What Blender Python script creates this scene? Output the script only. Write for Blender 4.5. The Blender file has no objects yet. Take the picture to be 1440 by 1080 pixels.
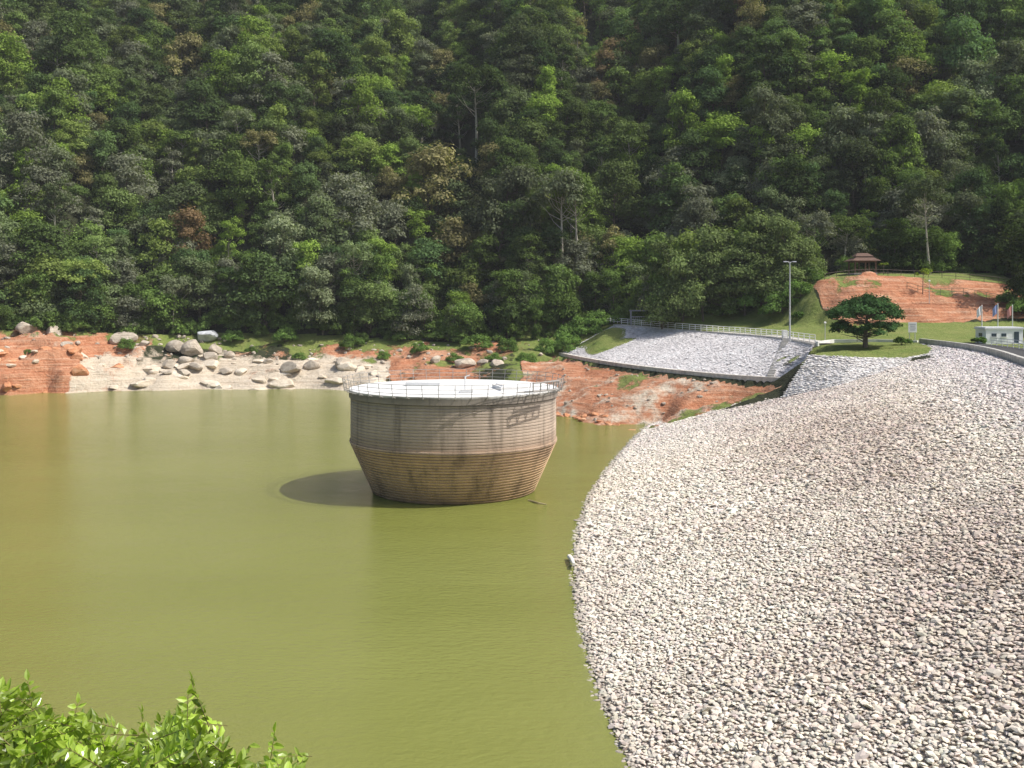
import bpy, math, random, bmesh
import numpy as np
from mathutils import Vector, Matrix
from mathutils.geometry import delaunay_2d_cdt
random.seed(7); rng=np.random.default_rng(7)
scene=bpy.context.scene
scene.view_settings.view_transform='Standard'
scene.view_settings.look='None'
scene.view_settings.exposure=0
COL=scene.collection

# ------------------------------------------------------------ light
S=Vector((0.57,-0.13,0.80)).normalized()
w=bpy.data.worlds.new("World"); scene.world=w; w.use_nodes=True
nt=w.node_tree; bg=nt.nodes['Background']
sky=nt.nodes.new('ShaderNodeTexSky'); sky.sky_type='NISHITA'; sky.sun_disc=False
sky.sun_elevation=math.asin(S.z); sky.sun_rotation=math.atan2(S.x,S.y); sky.dust_density=3.5
nt.links.new(sky.outputs[0],bg.inputs[0]); bg.inputs[1].default_value=0.15
sl=bpy.data.lights.new("sun","SUN"); sl.energy=5.0; sl.angle=math.radians(0.5); sl.color=(1,0.96,0.89)
so=bpy.data.objects.new("sun",sl); COL.objects.link(so); so.location=(60,-20,120)
so.rotation_euler=(-S).to_track_quat('-Z','Y').to_euler()

# ------------------------------------------------------------ camera
cd=bpy.data.cameras.new("camera"); cam=bpy.data.objects.new("camera",cd); COL.objects.link(cam)
cam.location=(0,0,18); cam.rotation_euler=(math.radians(90),0,0)
cd.lens=35; cd.sensor_width=36; cd.shift_y=-0.08; cd.clip_end=6000; cd.clip_start=0.1
scene.camera=cam

# ------------------------------------------------------------ node helpers
def newmat(name):
    m=bpy.data.materials.new(name); m.use_nodes=True
    t=m.node_tree; b=t.nodes['Principled BSDF']; b.inputs['Specular IOR Level'].default_value=0.25
    return m,t,b
def N(t,typ,**kw):
    n=t.nodes.new(typ)
    for k,v in kw.items(): setattr(n,k,v)
    return n
def noise(t,scale,detail=4,rough=0.6,vec=None,dist=0.0):
    n=N(t,'ShaderNodeTexNoise'); n.inputs['Scale'].default_value=scale; n.inputs['Detail'].default_value=detail
    n.inputs['Roughness'].default_value=rough; n.inputs['Distortion'].default_value=dist
    if vec is not None: t.links.new(vec,n.inputs['Vector'])
    return n.outputs['Fac']
def pos(t,scale=(1,1,1)):
    c=N(t,'ShaderNodeNewGeometry'); m=N(t,'ShaderNodeMapping'); m.inputs['Scale'].default_value=scale
    t.links.new(c.outputs['Position'],m.inputs['Vector']); return m.outputs[0]
def ramp(t,fac,stops):
    r=N(t,'ShaderNodeValToRGB'); e=r.color_ramp.elements
    while len(e)<len(stops): e.new(0.5)
    for i,(p,c) in enumerate(stops):
        e[i].position=p; e[i].color=(c[0],c[1],c[2],1) if isinstance(c,(tuple,list)) else (c,c,c,1)
    t.links.new(fac,r.inputs[0]); return r.outputs[0]
def mix(t,f,a,b,mode='MIX'):
    n=N(t,'ShaderNodeMix',data_type='RGBA',blend_type=mode)
    for s,v in ((0,f),(6,a),(7,b)):
        if hasattr(v,'links') : t.links.new(v,n.inputs[s])
        elif s==0: n.inputs[0].default_value=v
        else: n.inputs[s].default_value=(v[0],v[1],v[2],1)
    return n.outputs[2]
def math_(t,op,a,b=None,clamp=False):
    n=N(t,'ShaderNodeMath',operation=op,use_clamp=clamp)
    for i,v in enumerate((a,b)):
        if v is None: continue
        if hasattr(v,'links'): t.links.new(v,n.inputs[i])
        else: n.inputs[i].default_value=v
    return n.outputs[0]
def bump(t,b,h,strength=0.5,dist=0.1):
    n=N(t,'ShaderNodeBump'); n.inputs['Strength'].default_value=strength; n.inputs['Distance'].default_value=dist
    t.links.new(h,n.inputs['Height']); t.links.new(n.outputs[0],b.inputs['Normal'])
def simple(name,c,rough=0.7,var=0.25,scale=3.0,metal=0):
    m,t,b=newmat(name); f=noise(t,scale,5,0.6,pos(t))
    c1=tuple(x*(1-var) for x in c); c2=tuple(min(1,x*(1+var)) for x in c)
    t.links.new(ramp(t,f,[(0.3,c1),(0.7,c2)]),b.inputs['Base Color'])
    b.inputs['Roughness'].default_value=rough; b.inputs['Metallic'].default_value=metal
    return m

# ------------------------------------------------------------ mesh helpers
def link(o,parent=None):
    COL.objects.link(o)
    if parent is not None:
        o.parent=parent; o.matrix_parent_inverse=Matrix.Translation(-parent.location)
    return o
def empty(name,loc):
    e=bpy.data.objects.new(name,None); e.location=loc; e.empty_display_size=0.5; COL.objects.link(e); return e
def npmesh(name,V,F,mats,parent=None,col=None,attr='Col',smooth=False,fattr=None):
    V=np.ascontiguousarray(V,dtype=np.float32); F=np.ascontiguousarray(F,dtype=np.int32)
    me=bpy.data.meshes.new(name); k=F.shape[1]
    me.vertices.add(len(V)); me.vertices.foreach_set('co',V.ravel())
    me.loops.add(F.size); me.loops.foreach_set('vertex_index',F.ravel())
    me.polygons.add(len(F)); me.polygons.foreach_set('loop_start',np.arange(0,F.size,k,dtype=np.int32))
    me.polygons.foreach_set('loop_total',np.full(len(F),k,dtype=np.int32))
    me.update(calc_edges=True)
    me.polygons.foreach_set('use_smooth',np.full(len(F),smooth,dtype=bool))
    for m in (mats if isinstance(mats,list) else [mats]): me.materials.append(m)
    if col is not None:
        a=me.attributes.new(attr,'FLOAT_COLOR','POINT'); c=np.ones((len(V),4),dtype=np.float32); c[:,:3]=col
        a.data.foreach_set('color',c.ravel())
    if fattr is not None:
        a=me.attributes.new('lf','FLOAT','FACE'); a.data.foreach_set('value',np.asarray(fattr,dtype=np.float32))
    o=bpy.data.objects.new(name,me); link(o,parent)
    return o
class MB:
    def __init__(s): s.V=[];s.F=[];s.M=[]
    def add(s,V,F,mi=0):
        b=len(s.V); s.V+= [tuple(v) for v in V]; s.F+=[tuple(i+b for i in f) for f in F]; s.M+=[mi]*len(F)
    def box(s,c,d,rz=0,mi=0,taper=1.0):
        cx,cy,cz=c; x,y,z=d[0]/2,d[1]/2,d[2]/2; V=[]
        for k,zz in ((1,-z),(taper,z)):
            for a,b in ((-x,-y),(x,-y),(x,y),(-x,y)):
                a*=k;b*=k
                V.append((cx+a*math.cos(rz)-b*math.sin(rz),cy+a*math.sin(rz)+b*math.cos(rz),cz+zz))
        s.add(V,[(3,2,1,0),(4,5,6,7),(0,1,5,4),(1,2,6,5),(2,3,7,6),(3,0,4,7)],mi)
    def tube(s,p,q,r0,r1=None,n=6,mi=0):
        if r1 is None:r1=r0
        p=Vector(p);q=Vector(q);d=(q-p)
        if d.length<1e-6:return
        d.normalize(); a=d.orthogonal().normalized(); b=d.cross(a); V=[]
        for c,r in ((p,r0),(q,r1)):
            for i in range(n):
                t=2*math.pi*i/n; V.append(c+a*math.cos(t)*r+b*math.sin(t)*r)
        F=[(i,(i+1)%n,n+(i+1)%n,n+i) for i in range(n)]+[tuple(range(n-1,-1,-1)),tuple(range(n,2*n))]
        s.add(V,F,mi)
    def path(s,pts,rs,n=6,mi=0):
        for i in range(len(pts)-1): s.tube(pts[i],pts[i+1],rs[i],rs[i+1],n,mi)
    def build(s,name,mats,parent=None,smooth=False):
        me=bpy.data.meshes.new(name); me.from_pydata(s.V,[],s.F)
        for m in (mats if isinstance(mats,list) else [mats]): me.materials.append(m)
        me.polygons.foreach_set('material_index',s.M)
        if smooth: me.polygons.foreach_set('use_smooth',[True]*len(me.polygons))
        me.update(); o=bpy.data.objects.new(name,me); link(o,parent)
        return o

def vnoise(x,y,seed=0):
    xi=np.floor(x).astype(np.int64); yi=np.floor(y).astype(np.int64); fx=x-xi; fy=y-yi
    fx=fx*fx*(3-2*fx); fy=fy*fy*(3-2*fy)
    def h(a,b):
        n=(a*374761393+b*668265263+seed*982451653)&0x7fffffff
        n=((n^(n>>13))*1274126177)&0x7fffffff
        return ((n^(n>>16))&0xffff)/65535.0
    return (h(xi,yi)*(1-fx)+h(xi+1,yi)*fx)*(1-fy)+(h(xi,yi+1)*(1-fx)+h(xi+1,yi+1)*fx)*fy
def fbm(x,y,s,seed=0,o=4):
    r=0;a=.5;t=0
    for i in range(o):
        r=r+a*vnoise(x/s,y/s,seed+i*17); t+=a; a*=.5; s/=2.03
    return r/t*2-1
def resample(P,n):
    P=np.array(P,dtype=float); d=np.r_[0,np.cumsum(np.linalg.norm(np.diff(P,axis=0),axis=1))]
    t=np.linspace(0,d[-1],n); return np.stack([np.interp(t,d,P[:,k]) for k in range(P.shape[1])],1)
def smoothpoly(P,it=2):
    P=np.array(P,dtype=float)
    for _ in range(it):
        Q=[P[0]]
        for a,b in zip(P[:-1],P[1:]): Q+=[.75*a+.25*b,.25*a+.75*b]
        Q.append(P[-1]); P=np.array(Q)
    return P

# ------------------------------------------------------------ key lines of the place (metres, water level z=0)
dam_low=smoothpoly([(4,-14,0),(5.8,10,0),(6.0,20,0),(5.4,31,0),(4.5,38.5,0),(4.05,44,0),(3.8,51,0),(3.75,59.3,0),(4.25,69,0),(5.3,80,0),(6.9,91.5,0),(11.2,112,0),(17.7,138,0),(22,152,0)])
dam_top=smoothpoly([(25,-14,12),(28,15,12),(33,35,12),(38,55,12),(43,75,12),(46.5,90,12),(54.2,112,12),(58,129,12),(59,145,12)])
curb=smoothpoly([(10.7,214,7),(14.1,197,7),(18.1,181,7),(23.7,165.6,7),(30.5,152.5,7),(34.6,146.7,7),(40.2,142.2,7)],1)
ptop=smoothpoly([(22.5,219,12.9),(24.2,212,13),(33.6,204.6,12.3),(40,186.7,12),(43.5,168,12),(44.8,157,11.8),(45.2,149,11.6)],1)
pitchlow=np.array([(35.2,129.5,5.7),(41,125,7.3),(46.8,126,8.8),(53,128,10.2),(57.6,130,11.7)])
pitchtop=np.array([(39.9,133.6,10.9),(44.9,131.3,10.7),(51.5,131,10.6),(55.5,131.3,11.3),(58.0,132,12.0)])
WL=smoothpoly([(-320,150,0),(-180,180,0),(-130,189,0),(-104,191,0),(-97,193,0),(-92,197,0),(-88,197,0),(-80,203,0),(-70,203,0),(-62,206,0),(-50,204,0),(-42,207,0),(-35,203,0),(-20,200,0),(-8,188,0),(2,168,0),(7,157,0),(13,146,0),(17.7,139,0)],1)
def waterline(x): return np.interp(x,WL[:,0],WL[:,1])
TL=np.array([(-320,170),(-200,192),(-130,210),(-100,217),(-76,230),(-55,232),(-35,230),(-10,224),(5,225),(14,227),(22,229),(28,214),(34,206),(56,203),(62,205),(66,204),(100,203),(104,182),(112,173),(130,168),(320,150)],float)
def treeline(x): return np.interp(x,TL[:,0],TL[:,1])
TZ=np.array([(-320,12),(-130,12),(-100,12),(-76,10.5),(-35,9.5),(-10,9),(5,9.5),(14,10.8),(22,13.3),(28,15),(34,15.3),(62,17.5),(66,24),(100,24),(104,17),(130,16),(320,16)],float)
def tlz(x): return np.interp(x,TZ[:,0],TZ[:,1])

cp=[]
def C(*a): cp.extend(a)
for p in WL: C(tuple(p))
C((-320,130,-4),(-180,165,-4),(-100,181,-4),(-78,190,-4),(-40,192,-4),(-24,186,-4),(-14,172,-4),(-6,155,-4),(2,142,-4),(8,132,-4),(12,122,-4))
C((-200,60,-6),(-100,60,-6),(-40,60,-6),(-10,60,-5),(-10,100,-5),(-60,120,-6),(-120,120,-6),(-30,150,-6),(-3,40,-4),(-20,35,-4),(-100,30,-3),(-320,20,2))
for x_,h_ in ((-180,6),(-150,6),(-130,6),(-118,6.6),(-110,6.4),(-104,7.0),(-99,4.4),(-95,6.2),(-90,5.6),(-86,3.2),(-82,3.0)):
    y_=float(waterline(x_)); C((x_,y_+1.3,h_*.75),(x_+.5,y_+8,h_+2.2))
for x_ in (-76,-70,-64,-58,-52,-46,-40,-34): C((x_,float(waterline(x_))+2,1.3),(x_,float(waterline(x_))+8,3.6))
C((-20,207,4),(-6,200,4.6),(2,190,4.6),(8,176,4.2),(-30,218,6.2),(-60,222,7),(-2,212,6.8),(6,212,7.2),(-8,192,1.6),(3,170.5,1.0))
for p in curb[:-1]: C((p[0],p[1],p[2]-.3),(p[0]-2.2,p[1]-1.0,p[2]-.8))
C((12,165,3.4),(18,152,3.0),(24,143,2.8),(27,137.5,2.9),(31.6,132.5,4.4),(35,129.5,5.4),(32,140,5.0),(25,152,4.6),(37,137,6.2))
for p in ptop: C((p[0],p[1],p[2]-.3),(p[0]+1.2,p[1]+.5,p[2]+.02))
for i in range(5): C(tuple(pitchtop[i]-np.array([0,-.3,.1])))
C((42,138,11.1),(46,139,11.4),(50,142,11.6),(55,138,11.8),(55,150,12),(60,140,12),(50,160,12.2),(62,155,12.5),(70,142,12),(75,130,12),(66,128,12),(80,150,12.5),(100,140,12.5),(100,160,14),(95,168,14.6))
C((45,175,12.6),(50,190,13.8),(45,203,15.0),(35,205,14.9),(54,180,13.8),(54,172,13.4),(57,171,13.8),(66,169,14.2),(75,170,14.5),(92,170,14.7),(57.5,187,21.5),(62,185,22),(68,188.5,23),(80,190,22.5),(96,188,20.5),(60,194,22.8),(68.5,195,23.5),(80,198,23.5),(97,196,22.5),(104,176,16))
C((18,205,9.6),(20,213,12.2),(30,213,14.3),(38,196,13.2))
for t in np.linspace(0,1,14):
    a=dam_low[int(t*(len(dam_low)-1)*.93)]; b=dam_top[int(t*(len(dam_top)-1)*.93)]
    C((a[0],a[1],-2.0))
    for f in (.35,.7): q=a*(1-f)+b*f; C((q[0],q[1],q[2]-2.2))
for t in np.linspace(0,1,9):
    b=dam_top[int(t*(len(dam_top)-1)*.9)]; C((b[0]+.3,b[1],11.7),(b[0]+9,b[1],11.9),(b[0]+34,b[1]-4,3))
C((0,0,16.2),(-8,1,16.3),(8,0,15.0),(-3,6,13.4),(3,6,12.8),(-12,7,13.8),(0,13,8.6),(-14,14,9),(0,20,3.8),(-14,21,4),(-2,26,-1),(-18,28,-1.5),(-40,10,10),(-40,20,4),(-100,0,14),(-100,-60,30),(0,-25,20),(0,-80,30),(30,-80,14),(-320,-80,30),(320,-80,2),(320,60,2),(200,40,2),(320,130,12),(180,150,14))
for x in (-320,-260,-200,-150,-120,-100,-76,-55,-35,-20,-10,0,7,14,22,28,34,48,62,66,80,92,100,104,120,150,200,320):
    y=float(treeline(x)); z=float(tlz(x)); C((x,y,z)); C((x,540,z+.79*(540-y)))
pts={}
for p in cp: pts[(round(p[0],1),round(p[1],1))]=p
pts=list(pts.values())
vv,ee,ff,ov,_,_=delaunay_2d_cdt([Vector((p[0],p[1])) for p in pts],[],[],0,1e-4)
vz=[pts[o[0]][2] if o else 0 for o in ov]
TV=np.array([(v[0],v[1],z) for v,z in zip(vv,vz)])
def interp_tri(X,Y):
    Z=np.full(X.shape,np.nan)
    for f in ff:
        a,b,c=TV[list(f)]
        x0,x1=min(a[0],b[0],c[0]),max(a[0],b[0],c[0]); y0,y1=min(a[1],b[1],c[1]),max(a[1],b[1],c[1])
        m=(X>=x0-.01)&(X<=x1+.01)&(Y>=y0-.01)&(Y<=y1+.01)
        if not m.any(): continue
        xx=X[m];yy=Y[m]; D=(b[1]-c[1])*(a[0]-c[0])+(c[0]-b[0])*(a[1]-c[1])
        if abs(D)<1e-9: continue
        l1=((b[1]-c[1])*(xx-c[0])+(c[0]-b[0])*(yy-c[1]))/D; l2=((c[1]-a[1])*(xx-c[0])+(a[0]-c[0])*(yy-c[1]))/D; l3=1-l1-l2
        ok=(l1>-1e-6)&(l2>-1e-6)&(l3>-1e-6); z=l1*a[2]+l2*b[2]+l3*c[2]
        zz=Z[m]; zz[ok]=z[ok]; Z[m]=zz
    return Z
def gauss_line(X,Y,p,q,wd):
    p=np.array(p);q=np.array(q);d=q-p;L=(d**2).sum()
    t=np.clip(((X-p[0])*d[0]+(Y-p[1])*d[1])/L,0,1)
    dx=X-(p[0]+t*d[0]);dy=Y-(p[1]+t*d[1]); return np.exp(-(dx*dx+dy*dy)/(2*wd*wd))
def height(X,Y):
    Z=interp_tri(X,Y)
    tl=treeline(X); up=np.clip((Y-tl)/45,0,1)
    Z=Z+up*(fbm(X,Y,70,3)*16+fbm(X,Y,28,9)*6)
    Z=Z-up**.5*13*gauss_line(X,Y,(-10,238),(-34,360),8)-up**.5*12*gauss_line(X,Y,(27,240),(34,330),8)-up**.5*10*gauss_line(X,Y,(-90,240),(-125,380),9)-up**.5*8*gauss_line(X,Y,(100,235),(135,330),9)
    Z=Z+up*10*gauss_line(X,Y,(8,240),(0,380),13)+up*8*gauss_line(X,Y,(-60,250),(-80,380),14)+up*7*gauss_line(X,Y,(62,225),(80,330),12)
    cap=104+np.maximum(0,150-X)*.7
    Z=np.where(Z>cap,cap+(Z-cap)*.02,Z)
    return Z
xs=np.r_[np.arange(-310,-120,4),np.arange(-120,98,.75),np.arange(98,310,4)]
ys=np.r_[np.arange(-75,120,2.5),np.arange(120,238,.7),np.arange(238,530,4)]
X,Y=np.meshgrid(xs,ys)
Z=height(X,Y); Z=np.nan_to_num(Z,nan=0)
dense=(X>-118)&(X<96)&(Y>120)&(Y<236)
for _ in range(2):
    Zs=Z.copy(); Zs[1:-1,1:-1]=(Z[1:-1,1:-1]*2+Z[:-2,1:-1]+Z[2:,1:-1]+Z[1:-1,:-2]+Z[1:-1,2:])/6
    sel=dense&((_==0)|((Y>168)&(X>44)))
    Z=np.where(sel,Zs,Z)
bankL=np.clip((treeline(X)-Y)/6,0,1)*np.clip((-(X-12))/10,0,1)*(Z>-1)*(Y>150)
bankR=((X>2)&(X<42)&(Y>136)&(Z>-.5)&(Z<6.4)).astype(float)
cutm=((X>54)&(X<97)&(Y>170)&(Y<190)).astype(float)
rel=fbm(X,Y,9,21)*np.where(X<-80,2.6,1.4)+fbm(X,Y,3,33)*np.where(X<-80,1.3,.8)
Z=Z+bankL*rel*.9+bankR*(fbm(X,Y,5,41)*.9+fbm(X,Y,1.8,43)*.35)+cutm*(fbm(X,Y,6,45)*1.4+fbm(X,Y,2.4,46)*.7)
def terr(Z,h,e,k,m):
    zz=Z+fbm(X,Y,7,91)*.5
    ter=np.floor(zz/h)*h; fr=(zz-ter)/h; tz=ter+h*np.clip((fr-e)/(1-e),0,1)-(zz-Z)
    return np.where(m,Z*(1-k)+tz*k,Z)
Z=terr(Z,2.1,.55,.9,(bankL>.3)&(Z>0)&(X<-76))
Z=terr(Z,.9,.5,.6,(bankL>.3)&(Z>0)&(X>=-76))
Z=terr(Z,.95,.5,.85,(bankR>.5)&(Z>0))
Z=terr(Z,1.7,.4,.7,cutm>.5)
mR=np.full_like(Z,-1);mG=np.full_like(Z,-1);mB=np.full_like(Z,-1)
below=Y<treeline(X)+1
n1=fbm(X,Y,14,51); n2=fbm(X,Y,8,61); n3=fbm(X,Y,4,63)
left=(X<14)&(Y>150)&below
dW=Y-waterline(X)
mR=np.where(left,.55+n1*.6,mR)
mR=np.where(left&(X<-80),.95+n1*.3,mR)
mR=np.where(left&(X>-45)&(X<-8)&(dW>6),.85+n1*.5,mR)
mB=np.where(left,.1+n2*.5,mB)
mB=np.where(left&(X>-88)&(X<-26),.95+n2*.6-np.clip(dW-11,0,20)*.08,mB)
mB=np.where(left&(X<=-88),.10+n2*.8,mB)
mG=np.where(left&(X>-80),.10+n2*.95+np.clip(dW-13,-9,12)*.07,mG)
mG=np.where(left&(X<=-80),-.2+n2*.6+np.clip(dW-15,-9,12)*.08,mG)
mG=np.where((X>0)&(X<22)&(Y>186)&(Z>6),.85+n2*.3,mG)
mR=np.where(bankR>0,.9+n1*.2,mR); mG=np.where(bankR>0,.18+n2*.9+(X-20)*.018+n3*.4,mG); mB=np.where(bankR>0,.34+n3*.7+n1*.3,mB)
mG=np.where((X>20)&(Y>131)&(Z>9)&below&(X<120),.95+n2*.2,mG)
cut=(X>56.5)&(X<97)&(Y>170)&(Y<192)
mR=np.where(cut,.95+n1*.2,mR); mG=np.where(cut,.22+n2*.9+n3*.4,mG)
mG=np.where((Y<120),.6+n2*.5,mG)
nx,ny=len(xs),len(ys); idx=np.arange(nx*ny).reshape(ny,nx)
F=np.stack([idx[:-1,:-1],idx[:-1,1:],idx[1:,1:],idx[1:,:-1]],-1).reshape(-1,4)
gm,t,b=newmat("earth_and_grass")
at=N(t,'ShaderNodeAttribute',attribute_name='Col'); sp=N(t,'ShaderNodeSeparateColor'); t.links.new(at.outputs['Color'],sp.inputs[0])
P1=pos(t); nz=noise(t,.35,8,.7,P1); nf=noise(t,1.6,6,.7,P1); ng_=noise(t,.25,5,.6,P1)
strat=noise(t,1.0,6,.65,pos(t,(.10,.10,2.2)),.6)
floor=ramp(t,nf,[(.3,(.018,.024,.010)),(.7,(.05,.055,.025))])
red=mix(t,.5,ramp(t,strat,[(.3,(.24,.08,.04)),(.45,(.44,.18,.09)),(.56,(.55,.31,.19)),(.68,(.64,.47,.35))]),ramp(t,nf,[(.3,(.22,.08,.04)),(.5,(.44,.19,.10)),(.75,(.62,.40,.27))]))
grass=mix(t,.5,ramp(t,nf,[(.25,(.07,.11,.02)),(.55,(.16,.21,.045)),(.8,(.31,.30,.11))]),ramp(t,ng_,[(.3,(.12,.19,.035)),(.7,(.28,.27,.10))]))
rock=mix(t,.4,ramp(t,nf,[(.25,(.32,.24,.17)),(.45,(.56,.47,.36)),(.8,(.72,.66,.56))]),ramp(t,strat,[(.3,(.30,.21,.14)),(.5,(.56,.48,.37)),(.7,(.70,.64,.54))]))
def mask(ch,k=6):
    s=math_(t,'ADD',sp.outputs[ch],math_(t,'MULTIPLY',math_(t,'SUBTRACT',nz,.5),1.8))
    return math_(t,'MULTIPLY',math_(t,'SUBTRACT',s,.46),k,True)
c=mix(t,mask(0),floor,red); c=mix(t,mask(2,3),c,rock); gmask=mask(1); c=mix(t,gmask,c,grass)
t.links.new(c,b.inputs['Base Color']); b.inputs['Roughness'].default_value=.95
sfac=math_(t,'MULTIPLY',strat,math_(t,'SUBTRACT',1.0,gmask))
bump(t,b,math_(t,'ADD',sfac,nf),.9,.5)
npmesh("ground",np.stack([X,Y,Z],-1).reshape(-1,3),F,gm,col=np.stack([mR,mG,mB],-1).reshape(-1,3),smooth=True)
def zat(x,y):
    i=np.clip(np.searchsorted(xs,x)-1,0,nx-2); j=np.clip(np.searchsorted(ys,y)-1,0,ny-2)
    fx=(x-xs[i])/(xs[i+1]-xs[i]); fy=(y-ys[j])/(ys[j+1]-ys[j])
    return (Z[j,i]*(1-fx)+Z[j,i+1]*fx)*(1-fy)+(Z[j+1,i]*(1-fx)+Z[j+1,i+1]*fx)*fy
def zf_(x,y): return float(zat(np.array(x*1.),np.array(y*1.)))

mb=MB(); mb.add([(-3000,-3000,-9),(3000,-3000,-9),(3000,3000,-9),(-3000,3000,-9)],[(0,1,2,3)])
mb.build("surrounding_ground",simple("far_ground",(.04,.06,.025),.95))
gx=np.linspace(-900,1500,90); gy=np.linspace(700,1300,26); GX,GY=np.meshgrid(gx,gy)
GZ=340*np.sin(np.clip((GY-700)/600,0,1)*math.pi*.5)+60*fbm(GX,GY,260,5)*np.clip((GY-700)/300,0,1)+20*fbm(GX,GY,60,6)
ii=np.arange(GX.size).reshape(GX.shape); FF=np.stack([ii[:-1,:-1],ii[:-1,1:],ii[1:,1:],ii[1:,:-1]],-1).reshape(-1,4)
npmesh("distant_mountain",np.stack([GX,GY,GZ],-1).reshape(-1,3),FF,simple("distant_forest",(.03,.05,.075),.95,.4,.03),smooth=True)
# thin humid haze filling the valley
hm=bpy.data.materials.new("haze"); hm.use_nodes=True; t=hm.node_tree; t.nodes.clear()
o_=N(t,'ShaderNodeOutputMaterial'); vs=N(t,'ShaderNodeVolumeScatter'); vs.inputs['Density'].default_value=.00012; vs.inputs['Color'].default_value=(.92,.95,1,1); t.links.new(vs.outputs[0],o_.inputs['Volume'])
mb=MB(); mb.box((0,190,90),(900,640,240)); mb.build("atmosphere_haze",hm)

# ------------------------------------------------------------ water
wm,t,b=newmat("turbid_green_water")
f=noise(t,.02,4,.5,pos(t,(1,1.8,1)))
t.links.new(ramp(t,f,[(.3,(.172,.188,.042)),(.7,(.215,.230,.062))]),b.inputs['Base Color'])
b.inputs['Roughness'].default_value=.10; b.inputs['IOR'].default_value=1.33; b.inputs['Specular IOR Level'].default_value=.5
r1=noise(t,1.3,6,.65,pos(t,(1.3,2.2,1))); r2=noise(t,.15,3,.5,pos(t,(1,1.6,1)))
bump(t,b,math_(t,'ADD',r1,math_(t,'MULTIPLY',r2,1.5)),.5,.24)
mb=MB(); mb.add([(-305,-70,0),(305,-70,0),(305,300,0),(-305,300,0)],[(0,1,2,3)])
mb.build("water",wm)

# ------------------------------------------------------------ riprap dam face
def icosa():
    p=(1+5**.5)/2
    V=np.array([(-1,p,0),(1,p,0),(-1,-p,0),(1,-p,0),(0,-1,p),(0,1,p),(0,-1,-p),(0,1,-p),(p,0,-1),(p,0,1),(-p,0,-1),(-p,0,1)],float)
    V/=np.linalg.norm(V[0])
    F=np.array([(0,11,5),(0,5,1),(0,1,7),(0,7,10),(0,10,11),(1,5,9),(5,11,4),(11,10,2),(10,7,6),(7,1,8),(3,9,4),(3,4,2),(3,2,6),(3,6,8),(3,8,9),(4,9,5),(2,4,11),(6,2,10),(8,6,7),(9,8,1)])
    return V,F
IV,IF=icosa()
def stones(name,Pn,R,cols,mat,flat=.6,parent=None,tilt=.28):
    n=len(Pn); base=np.stack([np.sign(IV)*np.abs(IV)**.8*(1+.25*rng.standard_normal((12,1)).clip(-1.3,1.3))for _ in range(16)])
    var=rng.integers(0,16,n); sc=R[:,None]*np.stack([rng.uniform(.8,1.5,n),rng.uniform(.7,1.1,n),rng.uniform(.75,1.15,n)*flat],1)
    V=base[var]*sc[:,None,:]
    a=rng.uniform(0,2*np.pi,n); b_=rng.normal(0,tilt,n); c_=rng.normal(0,tilt,n)
    ca,sa,cb,sb,cc,sc_=np.cos(a),np.sin(a),np.cos(b_),np.sin(b_),np.cos(c_),np.sin(c_)
    x,y,z=V[...,0],V[...,1],V[...,2]
    x,y=x*ca[:,None]-y*sa[:,None],x*sa[:,None]+y*ca[:,None]
    y,z=y*cb[:,None]-z*sb[:,None],y*sb[:,None]+z*cb[:,None]
    x,z=x*cc[:,None]+z*sc_[:,None],-x*sc_[:,None]+z*cc[:,None]
    V=np.stack([x,y,z],-1)+Pn[:,None,:]
    Fa=(IF[None]+(np.arange(n)*12)[:,None,None]).reshape(-1,3)
    return npmesh(name,V.reshape(-1,3),Fa,mat,col=np.repeat(cols,12,0),parent=parent)
def loft_pts(A,B,nu,nv):
    A=resample(A,nu);B=resample(B,nu); v=np.linspace(0,1,nv)[:,None,None]
    return A[None]*(1-v)+B[None]*v
def loft_mesh(name,G,mat,parent=None,off=0):
    h,w_=G.shape[:2]; ii=np.arange(h*w_).reshape(h,w_); V=G.reshape(-1,3).copy(); V[:,2]+=off
    return npmesh(name,V,np.stack([ii[:-1,:-1],ii[:-1,1:],ii[1:,1:],ii[1:,:-1]],-1).reshape(-1,4),mat,parent=parent,smooth=True)
def scatter_on(A,B,spacing,vmin=0.,vmax=1.,jit=.33):
    nu=400; A=resample(A,nu);B=resample(B,nu)
    Lu=np.linalg.norm(np.diff((A+B)/2,axis=0),axis=1).sum(); out=[]
    us=np.arange(0,1,spacing/Lu)
    for k,uu in enumerate(us):
        i=uu*(nu-1); i0=int(i); f=i-i0; i1=min(i0+1,nu-1)
        a=A[i0]*(1-f)+A[i1]*f; b_=B[i0]*(1-f)+B[i1]*f; L=np.linalg.norm(b_-a)
        m=max(2,int(L*(vmax-vmin)/spacing)); vs=vmin+(vmax-vmin)*(np.arange(m)+(.5 if k%2 else 0)+rng.uniform(-jit,jit,m))/m
        q=a[None]*(1-vs[:,None])+b_[None]*vs[:,None]; q[:,:2]+=rng.uniform(-jit,jit,(m,2))*spacing; out.append(q)
    return np.concatenate(out)
sm,t,b=newmat("riprap_stone")
at=N(t,'ShaderNodeAttribute',attribute_name='Col'); f=noise(t,5,3,.7,pos(t))
t.links.new(mix(t,1.0,at.outputs['Color'],ramp(t,f,[(.25,.80),(.75,1.08)]),'MULTIPLY'),b.inputs['Base Color']); b.inputs['Roughness'].default_value=.9
bed=simple("riprap_bed",(.34,.275,.22),.95,.4,2.5)
dam=empty("riprap_dam",(25,60,6))
A=resample(dam_low,400);B=resample(dam_top,400); ext=A-(B-A)*.12
loft_mesh("dam_slope",loft_pts(ext,B,200,40),bed,dam,-.04)
Pf=scatter_on(A,B,.25,-.035,1.0,.42); Pc=scatter_on(A,B,.175,-.035,1.0,.42)
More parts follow.
